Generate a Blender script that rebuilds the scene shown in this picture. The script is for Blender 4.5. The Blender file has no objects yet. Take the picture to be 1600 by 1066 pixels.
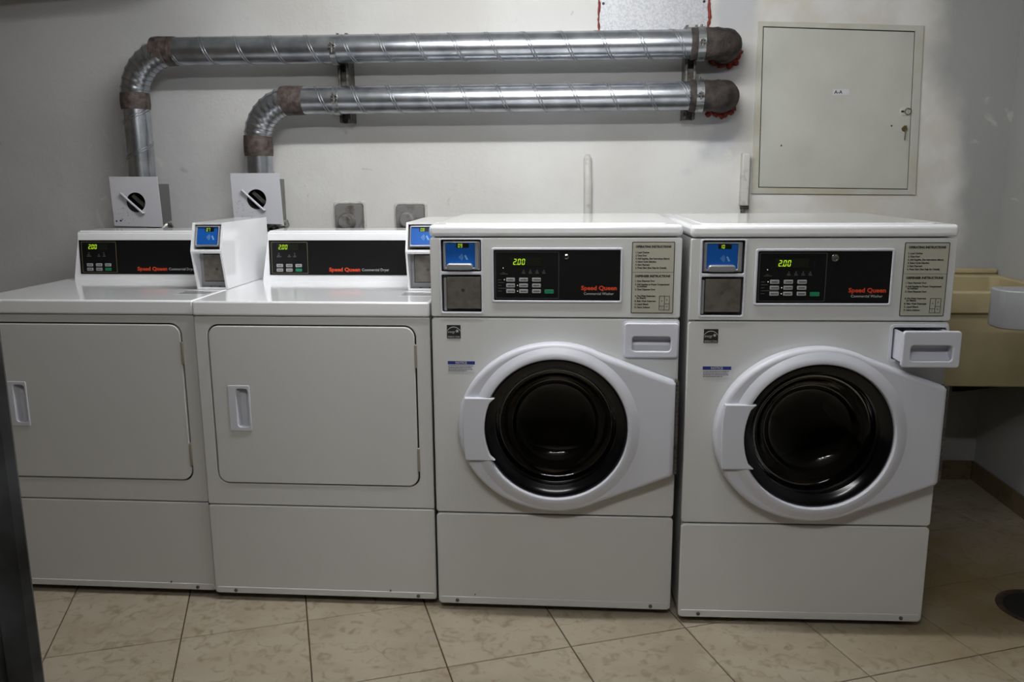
import bpy, bmesh, math, random
from mathutils import Vector, Matrix
R = math.radians
random.seed(5)
SC = bpy.context.scene
COL = SC.collection

# ------------------------------------------------------------------ camera, world, lights, exposure
H = 1.26413
cam_d = bpy.data.cameras.new('camera'); cam_d.sensor_width = 36; cam_d.lens = 1300.13/1600*36
cam_d.clip_start = .02; cam_d.clip_end = 50
cam = bpy.data.objects.new('camera', cam_d); COL.objects.link(cam); SC.camera = cam
_r = Vector((0.99750448, 0.07033371, -0.00616298)); _u = Vector((-0.00757439, 0.19339148, 0.98109243)); _f = Vector((-0.07019574, 0.97859742, -0.1934416))
m = Matrix.Identity(4)
for i in range(3):
    m[i][0] = _r[i]; m[i][1] = _u[i]; m[i][2] = -_f[i]
m[2][3] = H
cam.matrix_world = m

W = bpy.data.worlds.new('world'); SC.world = W; W.use_nodes = True
W.node_tree.nodes['Background'].inputs[0].default_value = (.6, .65, .7, 1)
W.node_tree.nodes['Background'].inputs[1].default_value = .02

def area(name, loc, sx, sy, power, col, aim=None, spread=180):
    l = bpy.data.lights.new(name, 'AREA'); l.shape = 'RECTANGLE'; l.size = sx; l.size_y = sy
    l.energy = power; l.color = col; l.spread = R(spread)
    o = bpy.data.objects.new(name, l); COL.objects.link(o); o.location = loc
    if aim is not None:
        o.rotation_euler = (Vector(aim)-Vector(loc)).to_track_quat('-Z', 'Y').to_euler()
    return o
# two strip lights on the 2.4 m ceiling, both out of the frame
area('strip_light', (-.22, 2.08, 2.30), 1.15, .06, 19.5, (1, 1, .99), aim=(-.22, 2.52, 1.5))
area('strip_light', (-.22, 2.08, 2.31), 1.15, .06, 11, (1, 1, .99), aim=(-.22, 2.08, 3))
area('strip_light', (-.15, .20, 2.30), 1.15, .06, 16.5, (1, 1, .99), aim=(-.15, 3.0, 1.4))
area('strip_light', (-.15, .20, 2.31), 1.15, .06, 4, (1, 1, .99), aim=(-.15, .2, 3))

SC.view_settings.view_transform = 'Standard'; SC.view_settings.look = 'None'
SC.view_settings.gamma = 1; SC.view_settings.use_curve_mapping = False
SC.view_settings.exposure = 0.0

# ------------------------------------------------------------------ materials
def lin(c):
    return tuple(((v/255)/12.92 if v/255 <= .04045 else ((v/255+.055)/1.055)**2.4) for v in c) + (1,)
def mat(name, rgb, rough=.5, metal=0, spec=.5, coat=0, emit=None, estr=1, bump=None, mottled=None, aniso=0):
    """rgb in sRGB 0..255; mottled=(rgb2, scale, lo, hi); bump=(scale, strength)"""
    M = bpy.data.materials.new(name); M.use_nodes = True
    nt = M.node_tree; b = nt.nodes['Principled BSDF']
    b.inputs['Base Color'].default_value = lin(rgb); b.inputs['Roughness'].default_value = rough
    b.inputs['Metallic'].default_value = metal; b.inputs['Specular IOR Level'].default_value = spec
    b.inputs['Coat Weight'].default_value = coat; b.inputs['Coat Roughness'].default_value = .08
    if emit:
        b.inputs['Emission Color'].default_value = lin(emit); b.inputs['Emission Strength'].default_value = estr
    if bump or mottled:
        g = nt.nodes.new('ShaderNodeNewGeometry')
    if mottled:
        n = nt.nodes.new('ShaderNodeTexNoise'); n.inputs['Scale'].default_value = mottled[1]; n.inputs['Detail'].default_value = 7
        nt.links.new(g.outputs['Position'], n.inputs['Vector'])
        r = nt.nodes.new('ShaderNodeValToRGB'); r.color_ramp.elements[0].position = mottled[2]; r.color_ramp.elements[1].position = mottled[3]
        r.color_ramp.elements[0].color = lin(rgb); r.color_ramp.elements[1].color = lin(mottled[0])
        nt.links.new(n.outputs['Fac'], r.inputs['Fac']); nt.links.new(r.outputs['Color'], b.inputs['Base Color'])
    if bump:
        n = nt.nodes.new('ShaderNodeTexNoise'); n.inputs['Scale'].default_value = bump[0]; n.inputs['Detail'].default_value = 5
        nt.links.new(g.outputs['Position'], n.inputs['Vector'])
        bp = nt.nodes.new('ShaderNodeBump'); bp.inputs['Strength'].default_value = bump[1]; bp.inputs['Distance'].default_value = .004
        nt.links.new(n.outputs['Fac'], bp.inputs['Height']); nt.links.new(bp.outputs['Normal'], b.inputs['Normal'])
    return M
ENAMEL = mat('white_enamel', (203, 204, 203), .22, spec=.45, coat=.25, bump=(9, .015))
ENAMEL_LIT = mat('white_enamel_lit', (238, 239, 242), .12, spec=.5, coat=.5)  # paler, glossier enamel copy: light on the upper faces put into the colour
PLASTIC = mat('white_plastic', (203, 205, 214), .33)
GREYPLASTIC = mat('grey_plastic', (150, 150, 152), .45)
BLACKPANEL = mat('black_panel', (14, 14, 15), .38, spec=.35)
BLACK = mat('black_rubber', (16, 16, 17), .45)
GLOSSBLACK = mat('gloss_black', (8, 8, 10), .16, spec=.35)
DARKGAP = mat('dark_gap', (28, 28, 28), .8)
ORANGE = mat('orange_print', (205, 66, 30), .5)
WHITEPRINT = mat('white_print', (185, 185, 185), .5)
DIMPRINT = mat('dim_print', (95, 95, 95), .5)
BLACKPRINT = mat('black_print', (25, 25, 25), .6)
BUTTON = mat('grey_button', (158, 158, 160), .5)
GREEN = mat('green_button', (22, 122, 86), .45)
LED = mat('green_led', (40, 60, 10), .5, emit=(185, 228, 40), estr=.85)
LEDDOT = mat('white_led', (80, 80, 80), .5, emit=(235, 245, 225), estr=.9)
LEDOFF = mat('led_window', (22, 26, 18), .3)
BLUE = mat('blue_screen', (26, 92, 178), .25, coat=.3)
BLUEBAR = mat('blue_bar', (30, 48, 120), .5)
SILVER = mat('silver_plastic', (165, 167, 172), .3, metal=.5)
STEEL = mat('brushed_steel', (150, 145, 138), .42, metal=.75, mottled=((125, 120, 112), 40, .4, .7))
GALV = mat('galvanised_steel', (192, 196, 202), .27, metal=.92, mottled=((150, 155, 162), 14, .35, .7), bump=(60, .05))
GALV_SEAM = mat('galvanised_seam', (165, 168, 173), .35, metal=.9)
GALV_DARK = mat('dull_zinc', (118, 116, 112), .45, metal=.75, mottled=((80, 76, 72), 60, .4, .7))
PLATE = mat('spangled_plate', (196, 198, 202), .5, metal=.3, mottled=((176, 178, 184), 160, .42, .6))
TAPE = mat('duct_tape', (98, 86, 82), .6, mottled=((58, 50, 48), 45, .35, .65), bump=(120, .5))
SOOTY = mat('sooty_tape', (72, 64, 60), .75, mottled=((38, 33, 32), 30, .35, .65), bump=(90, .8))
REDSEAL = mat('red_sealant', (150, 44, 22), .55, mottled=((95, 25, 15), 50, .4, .7))
LABEL = mat('beige_label', (170, 169, 154), .45)
WHITELABEL = mat('white_label', (205, 205, 210), .5)
CREAM = mat('cream_tub', (178, 166, 130), .42, mottled=((158, 144, 108), 5, .4, .75), bump=(18, .08))
BASIN = mat('white_basin', (152, 154, 156), .3)
BOARD = mat('damper_board', (198, 199, 206), .4)
GREYBOX = mat('grey_box', (128, 127, 126), .55, mottled=((84, 76, 70), 22, .5, .68))
GREYBOX2 = mat('grey_sheet', (112, 111, 112), .5, metal=.3)
FOIL = mat('foil_flex', (170, 170, 165), .3, metal=.9, mottled=((80, 75, 60), 60, .45, .6), bump=(80, 1))
CABPAINT = mat('cabinet_paint', (196, 197, 188), .45, mottled=((186, 187, 178), 6, .35, .7), bump=(30, .03))
FRAMEPAINT = mat('frame_paint', (192, 192, 183), .55, mottled=((180, 174, 152), 8, .4, .7), bump=(40, .1))
BRASS = mat('worn_brass', (120, 105, 75), .4, metal=.8)
CHROME = mat('chrome', (200, 200, 200), .15, metal=1)
CONDUIT = mat('painted_conduit', (206, 205, 200), .5, mottled=((160, 158, 150), 30, .55, .75), bump=(60, .3))
HINGE = mat('beige_hinge', (158, 151, 135), .5, metal=.3)
DRUM = mat('drum_steel', (130, 127, 122), .45, metal=.7)
GASKET = mat('grey_gasket', (38, 36, 34), .5)
POST = mat('dark_door_metal', (88, 90, 94), .4, metal=.25, mottled=((48, 48, 46), 12, .35, .7), bump=(30, .15))
YELLOW = mat('yellow_paint', (190, 160, 20), .5)
GROUT = mat('grout', (78, 62, 46), .85, bump=(60, .4))
CEIL = mat('ceiling_paint', (205, 205, 204), .8, bump=(12, .2))
DARKHOLE = mat('dark_opening', (16, 16, 17), .7)
RUST = mat('rusty_ring', (78, 52, 36), .6, mottled=((40, 30, 24), 40, .4, .6))

def glass_mat():
    M = bpy.data.materials.new('smoked_glass'); M.use_nodes = True; nt = M.node_tree
    nt.nodes.remove(nt.nodes['Principled BSDF']); out = nt.nodes['Material Output']
    t = nt.nodes.new('ShaderNodeBsdfTransparent'); t.inputs[0].default_value = (.42, .40, .38, 1)
    g = nt.nodes.new('ShaderNodeBsdfGlossy'); g.inputs['Roughness'].default_value = .03; g.inputs['Color'].default_value = (.5, .5, .5, 1)
    f = nt.nodes.new('ShaderNodeFresnel'); f.inputs[0].default_value = 1.38
    mx = nt.nodes.new('ShaderNodeMixShader')
    nt.links.new(f.outputs[0], mx.inputs[0]); nt.links.new(t.outputs[0], mx.inputs[1]); nt.links.new(g.outputs[0], mx.inputs[2])
    nt.links.new(mx.outputs[0], out.inputs[0]); return M
GLASS = glass_mat()

def wall_mat():
    M = bpy.data.materials.new('patched_plaster'); M.use_nodes = True; nt = M.node_tree; N = nt.nodes; L = nt.links
    b = N['Principled BSDF']; b.inputs['Roughness'].default_value = .62; b.inputs['Specular IOR Level'].default_value = .3
    g = N.new('ShaderNodeNewGeometry'); sx = N.new('ShaderNodeSeparateXYZ'); L.new(g.outputs['Position'], sx.inputs[0])
    def noise(sc, det=5, dist=0):
        n = N.new('ShaderNodeTexNoise'); n.inputs['Scale'].default_value = sc; n.inputs['Detail'].default_value = det; n.inputs['Distortion'].default_value = dist
        L.new(g.outputs['Position'], n.inputs['Vector']); return n.outputs['Fac']
    def math_(op, a, b_=None, cl=False):
        n = N.new('ShaderNodeMath'); n.operation = op; n.use_clamp = cl
        for i, v in enumerate((a, b_)):
            if v is None: continue
            if isinstance(v, (int, float)): n.inputs[i].default_value = v
            else: L.new(v, n.inputs[i])
        return n.outputs[0]
    def step(v, lo, hi):
        n = N.new('ShaderNodeMapRange'); n.interpolation_type = 'SMOOTHSTEP'; L.new(v, n.inputs[0]); n.inputs[1].default_value = lo; n.inputs[2].default_value = hi; return n.outputs[0]
    def mix(f, a, c):
        n = N.new('ShaderNodeMix'); n.data_type = 'RGBA'; L.new(f, n.inputs[0])
        for k, v in ((6, a), (7, c)):
            if isinstance(v, tuple): n.inputs[k].default_value = v
            else: L.new(v, n.inputs[k])
        return n.outputs[2]
    w = math_('MULTIPLY', math_('SUBTRACT', noise(2.2, 6), .5), .5)          # wobble for patch borders
    xw = math_('ADD', sx.outputs[0], w); zw = math_('ADD', sx.outputs[2], w)
    col = mix(step(noise(1.6, 4), .4, .62), lin((226, 226, 225)), lin((215, 214, 211)))
    # bluish grey filler beside the cabinet and the duct ends
    bx = math_('MULTIPLY', step(xw, .50, .56), math_('SUBTRACT', 1, step(xw, .72, .80)))
    bx = math_('MULTIPLY', bx, step(zw, 1.30, 1.40)); col = mix(math_('MULTIPLY', bx, .75), col, lin((188, 190, 196)))
    # cream plaster round the cabinet
    cx = math_('MULTIPLY', step(xw, .60, .75), math_('SUBTRACT', 1, step(xw, 1.42, 1.55)))
    cx = math_('MULTIPLY', cx, step(noise(5, 6), .38, .6)); col = mix(math_('MULTIPLY', cx, .6), col, lin((202, 197, 184)))
    # grey paint towards the right corner and on the left
    gx = step(xw, 1.40, 1.54); col = mix(math_('MULTIPLY', gx, .9), col, lin((158, 159, 158)))
    gl = math_('SUBTRACT', 1, step(xw, -1.75, -1.15)); col = mix(math_('MULTIPLY', gl, .6), col, lin((182, 183, 187)))
    # light scuffs
    sc = step(noise(7, 8, 1.5), .66, .74); col = mix(math_('MULTIPLY', sc, .35), col, lin((228, 226, 218)))
    sd = step(noise(11, 8, .8), .69, .74); col = mix(math_('MULTIPLY', sd, .3), col, lin((150, 142, 128)))
    L.new(col, b.inputs['Base Color'])
    bp = N.new('ShaderNodeBump'); bp.inputs['Strength'].default_value = .35; bp.inputs['Distance'].default_value = .006
    h = math_('ADD', noise(14, 6), math_('MULTIPLY', noise(90, 3), .25)); L.new(h, bp.inputs['Height']); L.new(bp.outputs['Normal'], b.inputs['Normal'])
    return M
WALL = wall_mat()

def tile_mat(name, c1, c2, c3, rough):
    M = bpy.data.materials.new(name); M.use_nodes = True; nt = M.node_tree; N = nt.nodes; L = nt.links
    b = N['Principled BSDF']; b.inputs['Roughness'].default_value = rough; b.inputs['Specular IOR Level'].default_value = .4
    g = N.new('ShaderNodeNewGeometry'); oi = N.new('ShaderNodeObjectInfo')
    add = N.new('ShaderNodeVectorMath'); add.operation = 'ADD'; L.new(g.outputs['Position'], add.inputs[0])
    ml = N.new('ShaderNodeMath'); ml.operation = 'MULTIPLY'; ml.inputs[1].default_value = 7; L.new(oi.outputs['Random'], ml.inputs[0]); L.new(ml.outputs[0], add.inputs[1])
    def noise(sc, det, dist):
        n = N.new('ShaderNodeTexNoise'); n.inputs['Scale'].default_value = sc; n.inputs['Detail'].default_value = det; n.inputs['Distortion'].default_value = dist
        L.new(add.outputs[0], n.inputs['Vector']); return n.outputs['Fac']
    def mix(f, a, c):
        n = N.new('ShaderNodeMix'); n.data_type = 'RGBA'; L.new(f, n.inputs[0])
        for k, v in ((6, a), (7, c)):
            if isinstance(v, tuple): n.inputs[k].default_value = v
            else: L.new(v, n.inputs[k])
        return n.outputs[2]
    def ramp(v, lo, hi):
        n = N.new('ShaderNodeMapRange'); L.new(v, n.inputs[0]); n.inputs[1].default_value = lo; n.inputs[2].default_value = hi; return n.outputs[0]
    col = mix(ramp(noise(6, 8, .6), .4, .66), lin(c1), lin(c2))
    col = mix(ramp(noise(26, 9, 1.1), .52, .72), col, lin(c3))
    # yellow-brown dirt where water stands near the drain
    d = N.new('ShaderNodeVectorMath'); d.operation = 'DISTANCE'; L.new(g.outputs['Position'], d.inputs[0]); d.inputs[1].default_value = (1.25, 2.5, 0)
    n2 = N.new('ShaderNodeTexNoise'); n2.inputs['Scale'].default_value = 4; n2.inputs['Detail'].default_value = 6; L.new(g.outputs['Position'], n2.inputs['Vector'])
    s = N.new('ShaderNodeMath'); s.operation = 'ADD'; L.new(d.outputs['Value'], s.inputs[0]); L.new(n2.outputs['Fac'], s.inputs[1])
    st = N.new('ShaderNodeMapRange'); L.new(s.outputs[0], st.inputs[0]); st.inputs[1].default_value = .55; st.inputs[2].default_value = 1.15; st.inputs[3].default_value = .75; st.inputs[4].default_value = 0
    col = mix(st.outputs[0], col, lin((122, 104, 62)))
    L.new(col, b.inputs['Base Color'])
    bp = N.new('ShaderNodeBump'); bp.inputs['Strength'].default_value = .12; bp.inputs['Distance'].default_value = .003
    L.new(noise(30, 5, 0), bp.inputs['Height']); L.new(bp.outputs['Normal'], b.inputs['Normal'])
    return M
TILE = tile_mat('beige_tile', (168, 158, 140), (157, 145, 126), (138, 124, 102), .36)
BASETILE = tile_mat('baseboard_tile', (118, 104, 80), (104, 92, 68), (92, 80, 58), .4)

# ------------------------------------------------------------------ mesh helpers
def link(name, me, m_, parent=None, smooth=False):
    o = bpy.data.objects.new(name, me); COL.objects.link(o)
    if m_ is not None:
        me.materials.clear(); me.materials.append(m_)
    if parent is not None: o.parent = parent
    if smooth is True:
        for p in me.polygons: p.use_smooth = True
    elif smooth:
        for p in me.polygons: p.use_smooth = True
        me.set_sharp_from_angle(angle=R(smooth))
        for p in me.polygons:
            if max(abs(p.normal.x), abs(p.normal.y), abs(p.normal.z)) > .99995: p.use_smooth = False
    return o
def build(name, bm, m_, parent=None, smooth=False):
    bmesh.ops.recalc_face_normals(bm, faces=bm.faces)
    me = bpy.data.meshes.new(name); bm.to_mesh(me); bm.free(); return link(name, me, m_, parent, smooth)
def root(name, label, cat, loc=(0, 0, 0), rz=0, group=None):
    o = bpy.data.objects.new(name, None); COL.objects.link(o); o.location = loc; o.rotation_euler = (0, 0, rz); o.empty_display_size = .1
    return tag(o, label, cat, group)
def tag(o, label, cat, group=None):
    o['label'] = label; o['category'] = cat
    if group: o['group'] = group
    return o
def struct(o, label=None):
    o['kind'] = 'structure'
    if label: o['label'] = label
    return o
def add_box(bm, x0, x1, y0, y1, z0, z1, bev=0, seg=2):
    r = bmesh.ops.create_cube(bm, size=1); vs = r['verts']
    for v in vs:
        v.co = Vector(((x0+x1)/2+v.co.x*(x1-x0), (y0+y1)/2+v.co.y*(y1-y0), (z0+z1)/2+v.co.z*(z1-z0)))
    if bev:
        es = list({e for v in vs for e in v.link_edges})
        bmesh.ops.bevel(bm, geom=es, offset=bev, segments=seg, affect='EDGES', profile=.5)
def box(name, x0, x1, y0, y1, z0, z1, m_, parent=None, bev=0, seg=2):
    bm = bmesh.new(); add_box(bm, x0, x1, y0, y1, z0, z1, bev, seg); return build(name, bm, m_, parent, 35 if bev else False)
def add_prism(bm, pts, a, b, axis='x'):
    """polygon pts extruded from a to b along the axis; pts are the other two coordinates in order"""
    def P(p, t):
        return {'x': (t, p[0], p[1]), 'y': (p[0], t, p[1]), 'z': (p[0], p[1], t)}[axis]
    v0 = [bm.verts.new(P(p, a)) for p in pts]; v1 = [bm.verts.new(P(p, b)) for p in pts]; n = len(pts)
    bm.faces.new(v0); bm.faces.new(v1[::-1])
    for i in range(n): bm.faces.new((v0[i], v0[(i+1) % n], v1[(i+1) % n], v1[i]))
def sweep(bm, path, radii, n=20, cap=True, squash=None):
    """round tube along the points of path"""
    path = [Vector(p) for p in path]
    if not hasattr(radii, '__len__'): radii = [radii]*len(path)
    t0 = (path[1]-path[0]).normalized()
    up = Vector((0, 0, 1)) if abs(t0.z) < .9 else Vector((0, 1, 0))
    nrm = (up - t0*up.dot(t0)).normalized(); rings = []
    for i, p in enumerate(path):
        if i == 0: t = t0
        elif i == len(path)-1: t = (path[i]-path[i-1]).normalized()
        else: t = ((path[i+1]-p).normalized() + (p-path[i-1]).normalized()).normalized()
        nrm = (nrm - t*nrm.dot(t)).normalized(); bn = t.cross(nrm)
        rings.append([bm.verts.new(p + (nrm*math.cos(2*math.pi*k/n) + bn*math.sin(2*math.pi*k/n))*radii[i]) for k in range(n)])
    for a, b in zip(rings, rings[1:]):
        for k in range(n): bm.faces.new((a[k], a[(k+1) % n], b[(k+1) % n], b[k]))
    if cap:
        bm.faces.new(rings[0][::-1]); bm.faces.new(rings[-1])
def tube(name, path, r, m_, parent=None, n=20, cap=True, smooth=40):
    bm = bmesh.new(); sweep(bm, path, r, n, cap); return build(name, bm, m_, parent, smooth)
def lathe(bm, prof, cx, cz, n=64):
    """profile (radius, y) turned round the y axis through (cx, cz)"""
    rings = []
    for r, y in prof:
        if r < 1e-5: rings.append([bm.verts.new((cx, y, cz))])
        else: rings.append([bm.verts.new((cx+r*math.cos(2*math.pi*k/n), y, cz+r*math.sin(2*math.pi*k/n))) for k in range(n)])
    for a, b in zip(rings, rings[1:]):
        for k in range(n):
            k2 = (k+1) % n
            if len(b) == 1: bm.faces.new((a[k], a[k2], b[0]))
            elif len(a) == 1: bm.faces.new((a[0], b[k2], b[k]))
            else: bm.faces.new((a[k], a[k2], b[k2], b[k]))
def turned(name, prof, cx, cz, m_, parent=None, n=64, smooth=40):
    bm = bmesh.new(); lathe(bm, prof, cx, cz, n); return build(name, bm, m_, parent, smooth)
def rr(x0, z0, x1, z1, r=.004, n=5):
    pts = []
    for cx, cz, a0 in ((x1-r, z1-r, 0), (x0+r, z1-r, 90), (x0+r, z0+r, 180), (x1-r, z0+r, 270)):
        for k in range(n+1):
            a = R(a0+90*k/n); pts.append((cx+r*math.cos(a), cz+r*math.sin(a)))
    return pts
def circ(cx, cz, r, n=64):
    return [(cx+r*math.cos(2*math.pi*k/n), cz+r*math.sin(2*math.pi*k/n)) for k in range(n)]
def plate(name, loops, y_front, y_back, m_, parent=None, bev=0, seg=3, plane='xz'):
    """flat plate with holes: first loop outline, the rest holes, rounded edges of size bev. Front is the lower y."""
    cu = bpy.data.curves.new(name, 'CURVE'); cu.dimensions = '2D'; cu.fill_mode = 'BOTH'
    for lp in loops:
        s = cu.splines.new('POLY'); s.points.add(len(lp)-1); s.use_cyclic_u = True
        for i, p in enumerate(lp): s.points[i].co = (p[0], p[1], 0, 1)
    t = (y_back-y_front)/2; cu.extrude = max(t-bev, .00005); cu.bevel_depth = bev; cu.bevel_resolution = seg
    if bev: cu.offset = -bev
    o = bpy.data.objects.new(name, cu); COL.objects.link(o)
    dg = bpy.context.evaluated_depsgraph_get(); me = bpy.data.meshes.new_from_object(o.evaluated_get(dg))
    bpy.data.objects.remove(o); bpy.data.curves.remove(cu)
    yc = (y_front+y_back)/2
    for v in me.vertices:
        x, y, z = v.co
        v.co = (x, yc-z, y) if plane == 'xz' else (x, y, yc+z)
    bm = bmesh.new(); bm.from_mesh(me); bmesh.ops.remove_doubles(bm, verts=bm.verts, dist=1e-5)
    bm.to_mesh(me); bm.free()
    return link(name, me, m_, parent, 30 if bev else False)
_tc = {}
def text(name, s, x, z, size, y, m_, parent, align='LEFT', bold=0, shear=0, sx=1, width=None, space=1):
    key = (s, size, bold, shear, sx, width, align, space)
    if key not in _tc:
        cu = bpy.data.curves.new(name, 'FONT'); cu.body = s; cu.size = size; cu.align_x = 'LEFT'; cu.offset = bold; cu.shear = shear
        cu.space_character = space; cu.extrude = .00015; cu.resolution_u = 2
        o = bpy.data.objects.new(name, cu); COL.objects.link(o)
        dg = bpy.context.evaluated_depsgraph_get(); me = bpy.data.meshes.new_from_object(o.evaluated_get(dg))
        bpy.data.objects.remove(o); bpy.data.curves.remove(cu)
        xs = [v.co.x for v in me.vertices]; w = max(xs)-min(xs); mn = min(xs)
        k = (width/w) if width else sx
        off = 0 if align == 'LEFT' else (-w*k/2 if align == 'CENTER' else -w*k)
        for v in me.vertices:
            a, b, c = v.co; v.co = ((a-mn)*k+off, -c, b)
        _tc[key] = me
    me = _tc[key].copy(); o = link(name, me, m_, parent); o.location = (x, y, z); return o
SEGS = {'0': 'abcdef', '1': 'bc', '2': 'abged', '3': 'abgcd', '7': 'abc', '8': 'abcdefg', '9': 'abfgcd', '6': 'afgedc'}
def digits(name, s, x, z, h, y, parent, m_=None, slant=.12, pitch=.72):
    """seven segment figures standing on z, h high"""
    bm = bmesh.new(); w = h*.5; t = h*.13
    for ch in s:
        if ch == '.':
            x -= w*.12; add_box(bm, x-t*.5, x+t*.5, y-.0003, y, z, z+t); x += w*.22; continue
        for sg in SEGS[ch]:
            if sg in 'agd':
                zz = z+{'a': h, 'g': h/2, 'd': 0}[sg]; zz = min(max(zz, z+t/2), z+h-t/2); a = (x+t*.6, x+w-t*.6, zz-t/2, zz+t/2)
            else:
                lo = h/2 if sg in 'bf' else 0; xx = x+w-t if sg in 'bc' else x; a = (xx, xx+t, z+lo+t*.45, z+lo+h/2-t*.45)
            q = [(a[0], a[2]), (a[1], a[2]), (a[1], a[3]), (a[0], a[3])]
            q = [(px+(pz-z)*slant, pz) for px, pz in q]; add_prism(bm, q, y-.0003, y, 'y')
        x += h*pitch
    return build(name, bm, m_ or LED, parent)
def dashes(name, rows, x, z, dz, h, y, parent, m_=BLACKPRINT, seed=1):
    """rows of small print too small to read"""
    rnd = random.Random(seed); bm = bmesh.new()
    for i, w in enumerate(rows):
        a = x
        while a < x+w-.002:
            l = min(rnd.uniform(.002, .006), x+w-a)
            add_box(bm, a, a+l, y-.0003, y, z-i*dz, z-i*dz+h); a += l+.0012
    o = build(name, bm, m_, parent); o['kind'] = 'stuff'; return o

# ------------------------------------------------------------------ the room
X0, X1, Y0, Y1, ZC = -3.0, 1.70, -1.9, 3.47, 2.40
fl = struct(box('floor', X0-.1, X1+.1, Y0-.1, Y1+.1, -.10, -.004, GROUT))
struct(box('wall_back', X0-.1, X1+.1, Y1, Y1+.12, -.1, ZC+.1, WALL))
struct(box('wall_right', X1, X1+.12, Y0-.1, Y1, -.1, ZC+.1, WALL))
TAN = mat('tan_wall', (138, 126, 110), .7)
struct(box('wall_left', X0-.12, X0, Y0-.1, Y1, -.1, ZC+.1, TAN))
struct(box('wall_front', X0, X1, Y0-.12, Y0, -.1, ZC+.1, TAN))
struct(box('ceiling', X0-.1, X1+.1, Y0-.1, Y1+.1, ZC, ZC+.1, CEIL))
# unseen soffit under the ceiling, its underside shaped to shade the wall's top left
bm = bmesh.new(); v = []
for x, zb in ((X0, 1.957), (-1.45, 2.045), (-1.0, 2.23), (X1, 2.26)):
    v.append([bm.verts.new(p) for p in ((x, Y1-.42, zb), (x, Y1-.001, zb), (x, Y1-.001, ZC-.001), (x, Y1-.42, ZC-.001))])
for a, b in zip(v, v[1:]):
    for k in range(4): bm.faces.new((a[k], a[(k+1) % 4], b[(k+1) % 4], b[k]))
bm.faces.new(v[0]); bm.faces.new(v[-1][::-1])
struct(build('trim_1', bm, CEIL), 'unseen soffit along the top of the back wall, shaped to shade its left end')

# floor tiles: one object each, set at an angle to the wall
E1 = Vector((.3249, .1168)); E2 = Vector((-.1168, .3249)); O = Vector((-.317, 1.9655)); ang = math.atan2(E1.y, E1.x); S = E1.length; J = .0035
def clip(poly, x0, x1, y0, y1):
    for ax, lim, sg in ((0, x0, 1), (0, x1, -1), (1, y0, 1), (1, y1, -1)):
        out = []
        for i, p in enumerate(poly):
            q = poly[(i+1) % len(poly)]; a = (p[ax]-lim)*sg; b = (q[ax]-lim)*sg
            if a >= 0: out.append(p)
            if (a < 0) != (b < 0):
                t = a/(a-b); out.append((p[0]+(q[0]-p[0])*t, p[1]+(q[1]-p[1])*t))
        poly = out
        if len(poly) < 3: return []
    return poly
def tile_mesh(poly):
    bm = bmesh.new(); cx = sum(p[0] for p in poly)/len(poly); cy = sum(p[1] for p in poly)/len(poly)
    def ring(k, z): return [bm.verts.new((cx+(p[0]-cx)*k, cy+(p[1]-cy)*k, z)) for p in poly]
    a, b, c = ring(1, -.004), ring(1, -.0012), ring(.992, 0); n = len(poly)
    for u, w in ((a, b), (b, c)):
        for i in range(n): bm.faces.new((u[i], u[(i+1) % n], w[(i+1) % n], w[i]))
    bm.faces.new(c); bmesh.ops.recalc_face_normals(bm, faces=bm.faces)
    me = bpy.data.meshes.new('tile'); bm.to_mesh(me); bm.free(); me.materials.append(TILE); return me
hs = S/2-J/2; full = tile_mesh([(-hs, -hs), (hs, -hs), (hs, hs), (-hs, hs)])
for i in range(-14, 12):
    for j in range(-14, 10):
        c = O+E1*(i+.5)+E2*(j+.5); ca, sa = math.cos(ang), math.sin(ang)
        pts = [(c.x+ca*a-sa*b, c.y+sa*a+ca*b) for a, b in ((-hs, -hs), (hs, -hs), (hs, hs), (-hs, hs))]
        if max(p[1] for p in pts) < .35: continue
        q = clip(pts, X0, X1, Y0, Y1)
        if not q: continue
        if len(q) == 4 and all(abs(q[k][0]-pts[k][0]) < 1e-9 for k in range(4)):
            o = bpy.data.objects.new('tile', full); o.location = (c.x, c.y, 0); o.rotation_euler = (0, 0, ang)
        else:
            ar = abs(sum(q[k][0]*q[(k+1) % len(q)][1]-q[(k+1) % len(q)][0]*q[k][1] for k in range(len(q))))/2
            if ar < .0008: continue
            o = bpy.data.objects.new('tile', tile_mesh(q))
        COL.objects.link(o); o.parent = fl
# tiled baseboards
bb = struct(box('baseboard_back', X0, X1, Y1-.006, Y1-.0005, 0, .078, GROUT))
x = X1-.012
while x > .2:
    x2 = max(x-.33, .2); o = box('tile', x2+.0015, x-.0015, Y1-.013, Y1-.0055, .0005, .082, BASETILE, bb, .0015, 1); x -= .333
bb = struct(box('baseboard_right', X1-.006, X1-.0005, 1.2, Y1-.014, 0, .078, GROUT))
y = Y1-.014
while y > 1.25:
    o = box('tile', X1-.013, X1-.0055, y-.33, y-.0015, .0005, .082, BASETILE, bb, .0015, 1); y -= .333

# foreground door jamb (dark steel, close to the camera at the left)
bm = bmesh.new()
jx = -.7375
jx = -.7075
add_prism(bm, [(jx-.16, .96), (jx-.052, .96), (jx-.05, .967), (jx-.046, .967), (jx-.044, .96), (jx-.008, .96), (jx, .968), (jx-.002, .973), (jx-.125, 1.10), (jx-.16, 1.11)], .0005, 2.30, 'z')
o = struct(build('door_1', bm, POST), 'dark grey steel door jamb close to the camera at the left edge')
struct(box('trim_2', jx-.19, jx-.161, .955, 1.02, .0005, 2.25, YELLOW, bev=.003), 'yellow painted strip beside the dark steel jamb')

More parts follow.
